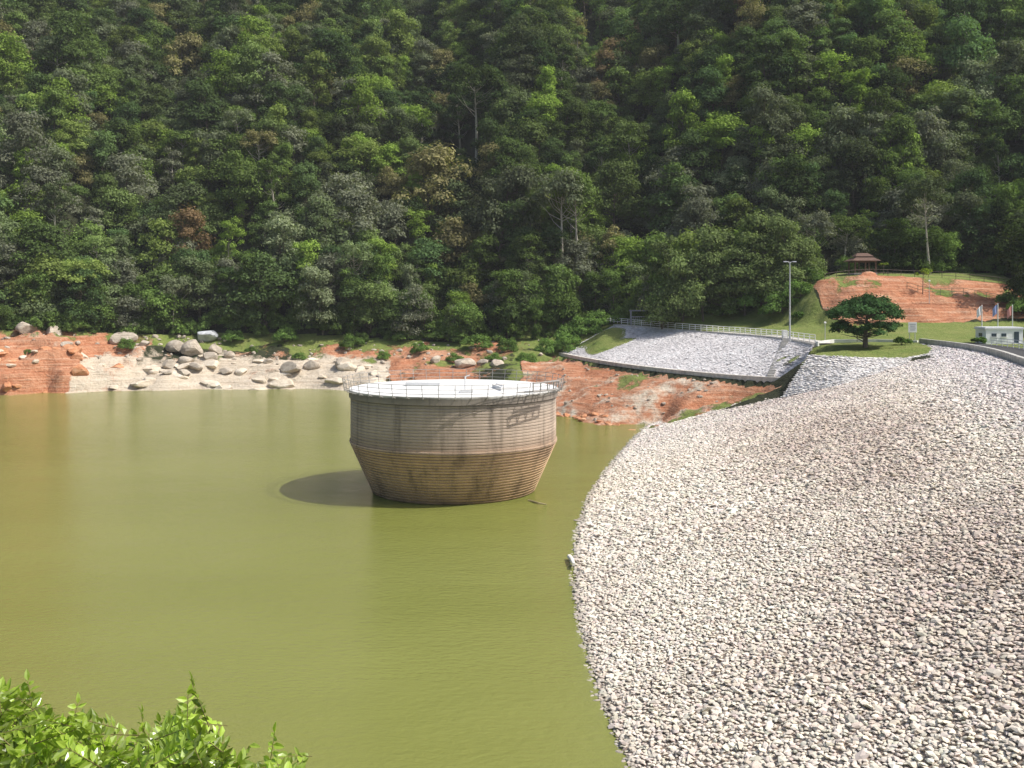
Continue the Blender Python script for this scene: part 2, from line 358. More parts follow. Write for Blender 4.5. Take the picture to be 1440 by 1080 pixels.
yf=Pf[:,1]+rng.normal(0,4,len(Pf)); yc=Pc[:,1]+rng.normal(0,4,len(Pc))
Pf=Pf[yf>66]; Pc=Pc[yc<=66]
Pn=np.concatenate([Pf,Pc]); Rn=np.r_[np.full(len(Pf),.148),np.full(len(Pc),.103)]
view=(np.abs(Pn[:,0])<Pn[:,1]*.55+3)&(Pn[:,1]>20); Pn=Pn[view]; Rn=Rn[view]
zt=zat(Pn[:,0],Pn[:,1]); ok=zt<Pn[:,2]+.3; Pn=Pn[ok]; Rn=Rn[ok]
n=len(Pn)
fa=fbm(Pn[:,0],Pn[:,1],22,71); fb=fbm(Pn[:,0],Pn[:,1],5,72)
hz=Pn[:,2]/12
dark=np.clip(.08+.7*fa+.5*fb+.95*np.exp(-((hz-.55)/.22)**2)-.2,0,1)
lightc=np.array([.77,.695,.59]); darkc=np.array([.54,.45,.38]); lil=np.array([.68,.63,.62])
cc_=lightc*(1-dark[:,None])+darkc*dark[:,None]
k=np.clip((hz-.74)/.2,0,1)[:,None]*.85; cc_=cc_*(1-k)+lil*k
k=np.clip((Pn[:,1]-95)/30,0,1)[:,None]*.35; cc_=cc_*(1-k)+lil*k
wet=np.clip(1-(Pn[:,2]-.02)/.2,0,1)[:,None]; cc_=cc_*(1-.4*wet)
cc_=cc_*rng.uniform(.74,1.14,(n,1))*(1+rng.normal(0,.022,(n,3)))
Pn[:,2]+=rng.normal(0,.012,n)
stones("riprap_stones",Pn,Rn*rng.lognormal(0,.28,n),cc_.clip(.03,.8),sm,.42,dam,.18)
print("riprap",n)

conc=simple("pale_concrete",(.46,.44,.41),.85,.2,1.5)
white=simple("white_paint",(.75,.75,.73),.5,.06,2)
pit=empty("stone_pitching",(35,175,9))
mort=simple("pitching_mortar",(.55,.53,.53),.9,.3,1.2)
loft_mesh("pitching_bed",loft_pts(curb,ptop,60,12),mort,pit,.05)
q=scatter_on(curb,ptop,.38,0,1); m_=len(q)
fz=fbm(q[:,0],q[:,1],7,81)
cc_=np.array([.70,.67,.67])*(1+.3*fz[:,None])*rng.uniform(.8,1.2,(m_,1)); q[:,2]+=.03
stones("pitching_stones",q,.22*rng.lognormal(0,.2,m_),cc_.clip(.05,.8),sm,.15,pit,.05)
pit2=empty("stone_revetment",(46,128,9))
loft_mesh("revetment_bed",loft_pts(pitchlow,pitchtop,40,10),mort,pit2,.03)
q=scatter_on(pitchlow,pitchtop,.32,-.05,1.02); m_=len(q)
cc_=np.array([.72,.69,.66])*rng.uniform(.8,1.2,(m_,1)); q[:,2]+=.04
stones("revetment_stones",q,.19*rng.lognormal(0,.2,m_),cc_.clip(.05,.8),sm,.26,pit2,.1)
def wall(name,P,w_,h0,h1,mat,parent=None):
    P=resample(P,max(8,int(len(P)*3))); mb=MB(); n=len(P); V=[]
    for i in range(n):
        d=P[min(i+1,n-1)]-P[max(i-1,0)]; d[2]=0; d/=np.linalg.norm(d); s=np.array([-d[1],d[0],0])*w_/2
        for sg,hh in ((-1,h0),(1,h0),(1,h1),(-1,h1)): V.append(P[i]+s*sg+np.array([0,0,hh]))
    Fc=[]
    for i in range(n-1):
        for k in range(4): Fc.append((i*4+k,i*4+(k+1)%4,(i+1)*4+(k+1)%4,(i+1)*4+k))
    Fc+= [(3,2,1,0),tuple((n-1)*4+k for k in range(4))]
    mb.add(V,Fc); return mb.build(name,mat,parent)
wall("toe_curb",curb+np.array([-.3,-.2,0]),.7,-1.0,.18,simple("stained_concrete",(.60,.56,.50),.9,.3,1.2),pit)
wall("top_curb",ptop,.5,-.5,.22,conc,pit)
mb=MB()
a=np.array([37.6,144.6,7.2]); b_=np.array([44.1,160,11.9])
for i in range(26):
    p=a+(b_-a)*i/25; mb.box((p[0],p[1],p[2]+.05),(1.0,.75,.5),math.atan2(b_[1]-a[1],b_[0]-a[0])-math.pi/2)
mb.build("steps",conc,pit)
wall("crest_parapet_wall",resample(dam_top,120)[8:]+np.array([.5,0,0]),.45,-.6,.7,simple("weathered_concrete",(.44,.43,.40),.85,.3,1.2))
wall("terrace_curb",np.array([(59.3,145.5,12),(55,150,12),(49,152,11.9),(45.6,149,11.7)]),.4,-.3,.4,white)
asp=simple("asphalt",(.06,.06,.062),.9,.25,3)
RT=resample(dam_top,80); r2_=RT+np.array([8,0,0]); r1_=RT+np.array([1.0,0,0]); r1_[:,2]=12.1; r2_[:,2]=12.1
loft_mesh("crest_road",loft_pts(r1_,r2_,80,3),asp)
ro=resample(ptop,60); d=np.gradient(ro,axis=0); d[:,2]=0; d/=np.linalg.norm(d,axis=1)[:,None]; nrm=np.stack([d[:,1],-d[:,0],0*d[:,0]],1)*-1
if nrm[30,0]<0: nrm=-nrm
e1=ro+nrm*.5; e2=ro+nrm*3.2; e1[:,2]+=.24; e2[:,2]+=.24
loft_mesh("bank_path",loft_pts(e1,e2,60,3),conc)

def railing(name,P,step,h,mat,rails=(1.0,.55),r=.045,parent=None):
    P=np.array(P,float); L=np.linalg.norm(np.diff(P,axis=0),axis=1).sum(); Q=resample(P,max(2,int(L/step)+1)); mb=MB()
    for i,p in enumerate(Q):
        mb.tube(p,(p[0],p[1],p[2]+h),r*1.2,n=6)
        if i:
            o=Q[i-1]
            for k in rails: mb.tube((o[0],o[1],o[2]+h*k),(p[0],p[1],p[2]+h*k),r,n=5)
    return mb.build(name,mat,parent)
rp=smoothpoly([(20.5,226,13.4),(24.2,212,13),(33.6,204.6,12.3),(40,186.7,12),(43.5,168,12),(44.8,157,11.8),(45.4,150,11.7)],1)
railing("white_railing",rp+np.array([.3,.1,0.2]),2.2,1.15,white,(1,.66,.33),.055)
fw=simple("fence_metal",(.12,.10,.08),.7)
fp=[(x_,y_,zf_(x_,y_)) for x_,y_ in ((59.5,189.5),(63,190.5),(66,191),(70,191.5),(75,192),(79,192),(84,192),(90,191.5),(96,191))]
railing("hilltop_fence",fp,2.5,1.2,fw,(1,.5),.04)
fp=[(x_,y_,zf_(x_,y_)) for x_,y_ in ((73,184),(76,183),(79,182.5),(82,182),(86,181),(90,180))]
railing("slope_fence",fp,1.8,1.3,simple("fence_green",(.16,.2,.14),.7),(1,.5),.035)
railing("crest_railing",[(54,95,12.1),(60,112,12.1),(64,125,12.1),(65.5,136,12.1)],2,1.05,white,(1,.66,.33),.04)

# ------------------------------------------------------------ intake tower
TC=Vector((-5.6,96,0)); tower=empty("intake_tower",TC)
prof=[(7.3,-2.5),(7.72,-.3)]
nr=19; z0,z1=-.3,4.8
for i in range(nr):
    za=z0+(z1-z0)*i/nr; zb=z0+(z1-z0)*(i+1)/nr; ra=7.70+(9.84-7.70)*(max(za,0)/4.8); rb=7.70+(9.84-7.70)*(zb/4.8)
    prof+=[(ra-.04,za+.02),(ra+.11,za+.06),(rb+.09,zb-.07),(rb-.04,zb-.0)]
prof+=[(9.95,4.82),(9.95,4.95)]
nc=15
for i in range(nc):
    za=4.95+(9.0-4.95)*i/nc; zb=4.95+(9.0-4.95)*(i+1)/nc
    prof+=[(9.79,za+.02),(9.85,za+.06),(9.85,zb-.05),(9.79,zb)]
prof+=[(9.8,9.02),(10.0,9.04),(10.0,9.75),(9.93,9.79),(0.01,9.83)]
nn=144; V=[];Fc=[]
for r,z in prof:
    for k in range(nn):
        a=2*math.pi*k/nn; V.append((TC.x+r*math.cos(a),TC.y+r*math.sin(a),z))
for i in range(len(prof)-1):
    for k in range(nn): Fc.append((i*nn+k,i*nn+(k+1)%nn,(i+1)*nn+(k+1)%nn,(i+1)*nn+k))
tm,t,b=newmat("tower_concrete")
g=N(t,'ShaderNodeNewGeometry'); sx=N(t,'ShaderNodeSeparateXYZ'); t.links.new(g.outputs['Position'],sx.inputs[0])
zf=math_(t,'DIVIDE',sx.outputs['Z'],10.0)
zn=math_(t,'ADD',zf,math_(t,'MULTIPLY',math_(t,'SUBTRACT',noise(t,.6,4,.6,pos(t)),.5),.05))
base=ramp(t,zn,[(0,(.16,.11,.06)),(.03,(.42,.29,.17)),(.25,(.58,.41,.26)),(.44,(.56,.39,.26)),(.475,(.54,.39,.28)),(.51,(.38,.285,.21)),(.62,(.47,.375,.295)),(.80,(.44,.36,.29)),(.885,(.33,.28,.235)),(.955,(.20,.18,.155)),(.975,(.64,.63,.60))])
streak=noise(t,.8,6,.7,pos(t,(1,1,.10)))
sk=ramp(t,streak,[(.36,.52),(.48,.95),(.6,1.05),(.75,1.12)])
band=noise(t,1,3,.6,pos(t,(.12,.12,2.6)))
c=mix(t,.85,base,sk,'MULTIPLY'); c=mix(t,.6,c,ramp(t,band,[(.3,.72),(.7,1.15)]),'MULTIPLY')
t.links.new(c,b.inputs['Base Color']); b.inputs['Roughness'].default_value=.88; bump(t,b,noise(t,3,6,.7,pos(t)),.4,.05)
deckm=simple("deck_concrete",(.70,.70,.69),.75,.10,.8)
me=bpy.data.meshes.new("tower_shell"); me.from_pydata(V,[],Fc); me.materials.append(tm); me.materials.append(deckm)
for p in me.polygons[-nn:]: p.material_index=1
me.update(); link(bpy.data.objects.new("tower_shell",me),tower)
mb=MB()
rm=simple("galvanised_rail",(.36,.34,.32),.5,.15,4,.2)
NP=46
def cp_(r,k,z): a=2*math.pi*k/NP; return (TC.x+r*math.cos(a),TC.y+r*math.sin(a),z)
for k in range(NP):
    mb.tube(cp_(9.9,k,9.55),cp_(10.42,k,9.72),.045,n=5)
    mb.tube(cp_(10.42,k,9.6),cp_(10.62,k,10.85),.03,n=5)
    for r,z in ((10.62,10.83),(10.55,10.45),(10.48,10.05)): mb.tube(cp_(r,k,z),cp_(r,k+1,z),.024,n=5)
mb.build("railing",rm,tower)
mb=MB()
mb.box((TC.x+5.4,TC.y-2.0,9.98),(2.6,3.6,.34),.25); mb.box((TC.x+5.4,TC.y-2.0,10.2),(2.2,3.0,.12),.25,taper=.9)
mb.box((TC.x-3,TC.y+2,10.0),(3.4,2.2,.36),-.1); mb.box((TC.x+1.5,TC.y-5.5,9.93),(1.2,1.2,.2))
mb.tube((TC.x+1.3,TC.y-4.5,9.8),(TC.x+1.3,TC.y-4.5,11.2),.07); mb.tube((TC.x+1.3,TC.y-4.5,11.15),(TC.x+1.75,TC.y-4.5,11.3),.05)
mb.build("deck_hatches",deckm,tower)
mb=MB()
for k in range(5):
    a=math.radians(-32-k*4.5); ca,sa=math.cos(a),math.sin(a)
    mb.path([(TC.x+9.5*ca,TC.y+9.5*sa,9.95),(TC.x+11.6*ca,TC.y+11.6*sa,10.15),(TC.x+11.6*ca,TC.y+11.6*sa,10.95)],[.06]*3)
for rr,z in ((11.6,10.15),(11.6,10.9),(10.9,10.1)):
    P_=[(TC.x+rr*math.cos(math.radians(a)),TC.y+rr*math.sin(math.radians(a)),z) for a in (-32,-38,-44,-50)]
    mb.path(P_,[.07]*4)
mb.build("landing_platform_frame",rm,tower)
mb=MB(); mb.path([(1.5,90.3,.03),(2.4,88.6,.12),(3.1,88.4,.02)],[.09,.07,.04]); mb.build("floating_branch",simple("dead_wood",(.4,.33,.2),.8))
mb=MB(); mb.path([(4.0,69.6,.22),(4.1,68.4,.34),(4.15,66.8,.40)],[.16,.15,.11],8); mb.build("driftwood_log",simple("bleached_wood",(.78,.74,.66),.8))

# ------------------------------------------------------------ foliage
def leafmat(name,base,useinst=True,trans=.3,var=.35,gloss=0):
    m=bpy.data.materials.new(name); m.use_nodes=True; t=m.node_tree; t.nodes.clear()
    o=N(t,'ShaderNodeOutputMaterial'); d_=N(t,'ShaderNodeBsdfDiffuse'); tr=N(t,'ShaderNodeBsdfTranslucent'); mx=N(t,'ShaderNodeMixShader'); mx.inputs[0].default_value=trans
    lf=N(t,'ShaderNodeAttribute',attribute_name='lf')
    v=ramp(t,lf.outputs['Fac'],[(0,1-var),(1,1+var)])
    if useinst:
        ti=N(t,'ShaderNodeAttribute',attribute_name='tint',attribute_type='INSTANCER'); c=mix(t,1,ti.outputs['Color'],v,'MULTIPLY')
    else: c=mix(t,1,base,v,'MULTIPLY')
    t.links.new(c,d_.inputs[0]); c2=mix(t,1,c,(1.15,1.3,.6),'MULTIPLY'); t.links.new(c2,tr.inputs[0])
    t.links.new(d_.outputs[0],mx.inputs[1]); t.links.new(tr.outputs[0],mx.inputs[2]); out=mx.outputs[0]
    if gloss:
        gl=N(t,'ShaderNodeBsdfGlossy'); gl.inputs['Roughness'].default_value=.3; m2=N(t,'ShaderNodeMixShader'); m2.inputs[0].default_value=gloss
        t.links.new(out,m2.inputs[1]); t.links.new(gl.outputs[0],m2.inputs[2]); out=m2.outputs[0]
    t.links.new(out,o.inputs[0])
    return m
bark=simple("bark",(.13,.11,.085),.9,.3,2); pale=simple("pale_bark",(.42,.385,.32),.85,.2,1.5)
LM=leafmat("forest_leaves",None,True,.32,.42)
def quads(C_,Nn,size):
    n=len(C_); Nn=Nn/np.linalg.norm(Nn,axis=1)[:,None]; r=rng.standard_normal((n,3)); a=np.cross(Nn,r); a/=np.linalg.norm(a,axis=1)[:,None]; b_=np.cross(Nn,a)
    s=size*rng.uniform(.6,1.4,n)[:,None]; k=.7
    V=np.stack([C_-a*s,C_-b_*s*k+Nn*s*.15,C_+a*s,C_+b_*s*k+Nn*s*.15],1)
    return V.reshape(-1,3)
def tree(name,H,R,nl,leaf,nleaf,shape='round',barkm=bark,leafm=None,crown0=.35,lobe=.34,link_=False,parent=None,lobes=None,flat=.75,trunk=.018):
    mb=MB(); th=H*.84; bx,by=rng.uniform(-.06,.06,2)*H
    def tp(f): return Vector((bx*f*f,by*f*f,th*f))
    if lobes is None:
        lobes=[]
        asx,asy=rng.uniform(-.3,.3,2)*R
        for i in range(nl):
            f=rng.uniform(0,1)**.75; a=i*2.4+rng.uniform(-.8,.8)
            if shape=='round': rad=R*(1.1-.25*f)*math.sin(math.pi*min(1,.25+.66*f))**.6*rng.uniform(.75,1.2); z=H*(crown0+(1-crown0)*f*rng.uniform(.82,1.0))
            elif shape=='umbrella': rad=R*rng.uniform(.2,1)**.5; z=H*(.78+.18*(1-(rad/R)**2)+rng.uniform(-.07,.04))
            elif shape=='column': rad=R*rng.uniform(.2,1); z=H*(crown0+(1-crown0)*f)
            elif shape=='dome': rad=R*rng.uniform(.1,1)**.5; z=H*(.15+.7*math.sqrt(max(0,1-(rad/R)**2))*rng.uniform(.4,1))
            rr_=rad*rng.uniform(.4,1.0) if shape not in('dome','umbrella') else rad
            lr=R*lobe*rng.uniform(.55,1.3)
            if shape=='column': lr=R*lobe*rng.uniform(.7,1.4)
            lobes.append((Vector((rr_*math.cos(a)+bx*.8+asx*f,rr_*math.sin(a)+by*.8+asy*f,z)),lr))
    n=8
    mb.path([tp(i/n) for i in range(n+1)],[H*trunk*(1-.88*i/n)+.02 for i in range(n+1)],6)
    for c_,lr in lobes:
        f=min(.9,max(.12,(c_.z/th)-.22*rng.uniform(.5,1.2))); s=tp(f); mid=(s+c_)/2+Vector((0,0,-.04*H))
        mb.path([s,mid,c_-Vector((0,0,lr*.3))],[H*trunk*.3*(1-.6*f)+.015,H*trunk*.16*(1-.5*f)+.01,.01],4)
    tot=sum(l*l for _,l in lobes); CC=[];NN=[];LF=[]
    for c_,lr in lobes:
        m=max(10,int(nleaf*lr*lr/tot)); d_=rng.standard_normal((m,3)); d_/=np.linalg.norm(d_,axis=1)[:,None]; d_[:,2]=np.where(d_[:,2]<-.3,-d_[:,2]*.6,d_[:,2])
        ph=rng.uniform(0,6,2)
        sub=1+.28*np.sin(d_[:,0]*7+ph[0])*np.sin(d_[:,1]*7+ph[1])+.12*rng.standard_normal(m)
        p=np.array(c_)[None]+d_*(lr*sub*rng.uniform(.72,1.08,m))[:,None]*np.array([1,1,flat])
        CC.append(p); NN.append(d_+rng.standard_normal((m,3))*.38+np.array([0,0,.35])); LF.append(np.clip(rng.uniform(.2,.8)+rng.normal(0,.2,m),0,1))
    CC=np.concatenate(CC);NN=np.concatenate(NN);LF=np.concatenate(LF)
    LV=quads(CC,NN,leaf)
    me=bpy.data.meshes.new(name); nb=len(mb.V); nfb=len(mb.F)
    lfv=(np.arange(len(LV)).reshape(-1,4)+nb).tolist()
    me.from_pydata(mb.V+LV.tolist(),[],[list(f) for f in mb.F]+lfv)
    me.materials.append(barkm); me.materials.append(leafm or LM)
    me.polygons.foreach_set('material_index',[0]*nfb+[1]*len(lfv))
    a=me.attributes.new('lf','FLOAT','FACE'); a.data.foreach_set('value',np.r_[np.full(nfb,.5),LF].astype(np.float32))
    me.update(); o=bpy.data.objects.new(name,me)
    if link_: link(o,parent)
    return o
pc=bpy.data.collections.new("forest_tree_kinds")
kinds=[('a_broad',13,5.2,30,.27,5200,'round',bark,.14,.39),('b_broad',16,5.6,38,.27,6000,'round',bark,.16,.36),('c_broad',11,5.0,24,.26,4600,'round',bark,.10,.43),
('d_tall',20,4.6,18,.26,3300,'umbrella',pale,.7,.36),('e_column',15,3.0,26,.24,4200,'column',bark,.08,.48),('f_broad',18,6.8,42,.28,6800,'round',bark,.24,.32),('g_bush',4.2,3.4,22,.20,3200,'dome',bark,.1,.36),('h_feathery',17,4.0,26,.24,3400,'round',pale,.26,.34)]
for (nm,H,R,nl,lf,nq,sh,bk,c0,lb) in kinds:
    o=tree("tree_kind_"+nm,H,R,nl,lf,nq,sh,bk,None,c0,lb,flat=.9); pc.objects.link(o)
tp_=[];tk=[];ts=[];tt=[]
greens=np.array([(.105,.155,.050),(.125,.178,.052),(.080,.130,.050),(.145,.196,.068),(.115,.148,.070),(.172,.222,.062),(.150,.175,.102),(.085,.128,.048)])
def put(x,y,k,s,tint=None,sink=.0):
    z=zf_(x,y); tp_.append((x,y,z-sink)); tk.append(k); ts.append(s)
    if tint is None:
        big=float(fbm(np.array([x]),np.array([y]),45,101)[0])
        g_=greens[rng.integers(0,len(greens))]*rng.uniform(.68,1.5)*(1+.5*big); r_=rng.uniform()
        if y>235 and r_<.008: g_=np.array((.24,.165,.09))*rng.uniform(.8,1.1)
        elif y>235 and r_<.07: g_=np.array((.25,.23,.11))*rng.uniform(.8,1.2)
        elif r_<.14: g_=np.array((.20,.215,.15))*rng.uniform(.8,1.1)
        elif r_<.22: g_=np.array((.20,.285,.06))*rng.uniform(.9,1.2)
        tint=g_
    tt.append(tint)
sp_=6.0; yv=150.
while yv<380:
    for xv in np.arange(-230,260,sp_):
        x=xv+rng.uniform(-.45,.45)*sp_; y=yv+rng.uniform(-.45,.45)*sp_; tl=float(treeline(x))
        if y<tl+2.5 or y>tl+148 or abs(x)>.55*y+10: continue
        k=rng.choice([0,1,2,3,4,5,7],p=[.23,.20,.21,.025,.12,.14,.075]); s=rng.uniform(.6,1.12)
        if rng.uniform()<.10: s*=1.3
        ex=None
        if 20<x<150 and y>295 and rng.uniform()<.12: ex=np.array((.24,.18,.10))*rng.uniform(.8,1.2)
        put(x,y,k,s,ex,.4)
    yv+=sp_*.9
for x in np.arange(-190,190,2.4):
    tl=float(treeline(x))
    for r_ in range(2):
        xx=x+rng.uniform(-1,1)
        if 60<xx<78 and r_==0: continue
        put(xx,tl+rng.uniform(-1.0,3)+r_*2.5,rng.choice([6,2,4],p=[.6,.2,.2]),rng.uniform(.4,1.2)*.85,np.array((.125,.19,.052))*rng.uniform(.6,1.4),.3)
for (x,y,s) in [(-58,221,.4),(-47,219,.4),(-28,218,.45),(-20,217,.6),(-12,211,.45),(-4,208,.5),(3,208,.6),(8,215,.8),(12,214,.9),(16,222,1.0),(20,224,.9),(-84,217,.6),(-1,216,.7),(12,220,1.0),(88,172,.8),(93,169,1.1),(97,167,1.3),(90,178,.9),(-36,225,.7),(-64,228,.8),(-52,228,.8),(56,199,1.1),(53,198,1.3),(58,196,.9),(50,200,1.2),(-99,204,.25),(-8,219,.9),(52,191,.9),(55,190,.8)]:
    put(x,y,6,s,np.array((.13,.21,.055))*rng.uniform(.8,1.3),.2)
for (x,y,k,s) in [(-78,235,3,.8),(-60,234,0,.8),(-44,232,1,.85),(-33,232,2,.9),(-22,229,0,.85),(-12,227,2,.8),(0,228,5,.75),(10,230,4,.9),(-96,221,1,.9),(-103,220,2,1.0),(-88,226,2,.9),(-78,229,3,.7),(-68,235,4,.8),
    (84,200,3,1.0),(94,176,1,1.0),(98,172,0,1.1),(104,174,1,1.0),(110,170,0,1.1),(-38,235,3,.85),(12,238,3,1.25),(16,240,3,1.2),(4,236,7,1.0)]:
    put(x,y,k,s,None,.3)
for (x,y,k,s) in [(31,206,2,.9),(35,204,0,.95),(39,203,5,.85),(43,204,1,1.0),(47,201,0,1.1),(51,199,5,.9),(55,198,1,.9),(57.5,198,0,.75),(60,203,2,.85),(41,207,1,1.1),(50,207,1,1.2),(56,208,5,1.0),(33,209,7,.95),(45,210,0,1.3),(53,194,2,.75)]:
    put(x,y,k,s,np.array((.17,.22,.085))*rng.uniform(.8,1.15),.3)
me=bpy.data.meshes.new("forest"); me.from_pydata(tp_,[],[])
nT=len(tp_); print("trees",nT)
a=me.attributes.new('kind','INT','POINT'); a.data.foreach_set('value',np.array(tk,dtype=np.int32))
a=me.attributes.new('scl','FLOAT_VECTOR','POINT'); sv=np.array(ts)[:,None]*rng.uniform(.85,1.15,(nT,3)); a.data.foreach_set('vector',sv.astype(np.float32).ravel())
a=me.attributes.new('rot','FLOAT_VECTOR','POINT'); rv=np.stack([rng.normal(0,.06,nT),rng.normal(0,.06,nT),rng.uniform(0,6.28,nT)],1); a.data.foreach_set('vector',rv.astype(np.float32).ravel())
a=me.attributes.new('tint','FLOAT_COLOR','POINT'); tc=np.ones((nT,4)); tc[:,:3]=np.array(tt); a.data.foreach_set('color',tc.astype(np.float32).ravel())
fo=bpy.data.objects.new("forest",me); link(fo)
ng=bpy.data.node_groups.new("forest_scatter",'GeometryNodeTree')
ng.interface.new_socket('Geometry',in_out='INPUT',socket_type='NodeSocketGeometry'); ng.interface.new_socket('Geometry',in_out='OUTPUT',socket_type='NodeSocketGeometry')
gi=ng.nodes.new('NodeGroupInput');go=ng.nodes.new('NodeGroupOutput'); iop=ng.nodes.new('GeometryNodeInstanceOnPoints'); ci=ng.nodes.new('GeometryNodeCollectionInfo')
ci.inputs['Collection'].default_value=pc; ci.inputs['Separate Children'].default_value=True; ci.inputs['Reset Children'].default_value=True
def na(nm,ty):
    n_=ng.nodes.new('GeometryNodeInputNamedAttribute'); n_.data_type=ty; n_.inputs['Name'].default_value=nm
    return [o for o in n_.outputs if o.enabled and o.name=='Attribute'][0]
L=ng.links.new
L(gi.outputs[0],iop.inputs['Points']); L(ci.outputs[0],iop.inputs['Instance']); iop.inputs['Pick Instance'].default_value=True
L(na('kind','INT'),iop.inputs['Instance Index']); L(na('rot','FLOAT_VECTOR'),iop.inputs['Rotation']); L(na('scl','FLOAT_VECTOR'),iop.inputs['Scale']); L(iop.outputs[0],go.inputs[0])
mo=fo.modifiers.new("scatter",'NODES'); mo.node_group=ng

CM=leafmat("conifer_needles",(.06,.12,.042),False,.2,.5)
lobes=[]
for i in range(60):
    a=i*2.399; r_=4.8*math.sqrt((i+.5)/60); z=2.5+4.2*math.sqrt(max(0,1-(r_/5.2)**2))*rng.uniform(.82,1.05)+rng.uniform(-.2,.2)
    lobes.append((Vector((r_*math.cos(a),r_*math.sin(a),z)),rng.uniform(.7,1.2)))
for i in range(26):
    a=i*.24; r_=rng.uniform(2.6,4.9); lobes.append((Vector((r_*math.cos(a),r_*math.sin(a),2.4+rng.uniform(-.4,1.0))),rng.uniform(.6,.95)))
o=tree("spreading_conifer_tree",6.8,5.2,0,.14,26000,leafm=CM,lobes=lobes,flat=.75,link_=True,trunk=.055)
o.location=(50.4,142,11.55)
SM=leafmat("shrub_leaves",(.09,.16,.035),False,.25,.4)
def shrub(name,x,y,z,H,R,n_=1200,m=SM,leaf=.12):
    o=tree(name,H,R,14,leaf,n_,'dome',leafm=m,lobe=.42,link_=True); o.location=(x,y,z); return o
shrub("round_shrub",55.8,142.5,11.7,1.6,1.1); shrub("round_shrub",56,189,20.2,1.4,1.0); shrub("round_shrub",53,185,14.6,1.6,1.3)
YM=leafmat("sapling_leaves",(.20,.27,.035),False,.3,.4)
def sapl(x,y,z,H,R,n_,m=YM):
    o=tree("sapling",H,R,9,.13,n_,'umbrella',leafm=m,lobe=.35,link_=True,trunk=.012); o.location=(x,y,z)
sapl(75.5,183,zf_(75.5,183),5.0,1.3,500); sapl(52,150,12,2.4,.8,300,SM); sapl(72,193,23.3,2.6,.8,300); sapl(58,160,12.6,3.2,.9,300,SM)
hl=[(Vector((x,rng.uniform(-.5,.5),rng.uniform(.3,1.3))),.75) for x in np.arange(-7,8,.5)]+[(Vector((x,rng.uniform(-.4,.4),.6)),.7) for x in np.arange(-7,8,.7)]
HM=leafmat("hedge_leaves",(.11,.18,.03),False,.25,.35)
o=tree("hedge",1.5,7,0,.12,7000,lobes=hl,leafm=HM,link_=True); o.location=(79,152,12.5)

# ------------------------------------------------------------ street lamp and small furniture
gal=simple("galvanised_steel",(.5,.51,.52),.45,.1,3,.2)
L0=Vector((43.4,155.5,11.9)); lampo=empty("street_lamp",L0)
mb=MB(); mb.tube(L0,L0+Vector((0,0,.5)),.2,.2,10); mb.tube(L0,L0+Vector((0,0,12.4)),.15,.085,10)
mb.build("pole",gal,lampo)
mb=MB()
for s_ in (-1,1):
    mb.path([L0+Vector((0,0,12.2)),L0+Vector((s_*.4,0,12.45)),L0+Vector((s_*.55,0,12.45))],[.05,.04,.04]); mb.box(tuple(L0+Vector((s_*.75,0,12.42))),(.55,.3,.16),0,0,.8)
mb.build("lamp_heads",gal,lampo)
def post(name,x,y,z,h):
    e=empty(name,(x,y,z)); mb=MB(); mb.tube((x,y,z),(x,y,z+h),.06,.045,8); mb.build("post",gal,e)
    mb=MB(); mb.box((x,y,z+h+.1),(.35,.35,.25),0,0,.6); mb.build("lantern",white,e)
post("garden_lamp",47.8,152,11.8,3.0); post("garden_lamp",74.6,178,zf_(74.6,178),4.0)
e=empty("sign_board",(58.9,145,12)); mb=MB(); mb.tube((58.5,146.5,12),(58.5,146.5,14.4),.05); mb.tube((59.3,146.5,12),(59.3,146.5,14.4),.05); mb.build("posts",gal,e)
mb=MB(); mb.box((58.9,146.4,14.3),(1.25,.07,1.5)); mb.build("panel",white,e)
mb=MB()
for i in range(4): mb.box((58.9,146.355,14.75-i*.28),(.9-.15*(i%2),.01,.08))
mb.build("lettering_lines",simple("sign_grey",(.25,.27,.3),.6),e)
mb=MB(); mb.box((44.6,163,12.7),(.7,.7,1.2)); mb.box((44.6,163,13.36),(.8,.8,.12)); mb.build("utility_cabinet",white)
e=empty("barrier_gate",(26,214,13.2)); mb=MB()
for x_ in (25.2,29.4): mb.box((x_,211,14.6),(.35,.35,3.0))
mb.box((27.3,211,16.2),(5.0,.3,.3)); mb.build("frame",simple("gate_steel",(.2,.21,.24),.6),e)
mb=MB()
for i in range(10): mb.tube((25.4+i*.42,210.9,13.0),(25.4+i*.42,210.9,14.9),.04)
mb.tube((25.2,210.9,14.9),(29.3,210.9,14.9),.05); mb.build("bars",gal,e)
G=Vector((70.2,143.5,12)); gh=empty("guard_house",G)
wl=simple("painted_wall",(.80,.81,.82),.7,.05,1.5); dk=simple("window_glass",(.05,.07,.09),.15,.2,2)
mb=MB(); mb.box((G.x,G.y,G.z+1.05),(5.3,3.2,2.1)); mb.build("walls",wl,gh)
mb=MB(); mb.box((G.x,G.y,G.z+2.22),(5.7,3.4,.24)); mb.box((G.x,G.y,G.z+2.39),(5.4,3.1,.1)); mb.build("roof",simple("roof_grey",(.66,.67,.69),.7,.08),gh)
mb=MB()
mb.box((G.x-1.5,G.y-1.62,G.z+1.3),(.7,.06,.45)); mb.box((G.x-.1,G.y-1.62,G.z+1.3),(.7,.06,.45)); mb.box((G.x+1.7,G.y-1.62,G.z+.95),(.7,.06,1.65)); mb.box((G.x-2.67,G.y,G.z+1.3),(.06,1.0,.5)); mb.build("windows_and_door",dk,gh)
mb=MB()
for cx_,w2 in ((-1.5,.9),(-.1,.9)): mb.box((G.x+cx_,G.y-1.66,G.z+1.0),(w2,.14,.07))
mb.box((G.x+1.7,G.y-2.0,G.z+.08),(1.3,.7,.16)); mb.build("sills_and_step",white,gh)
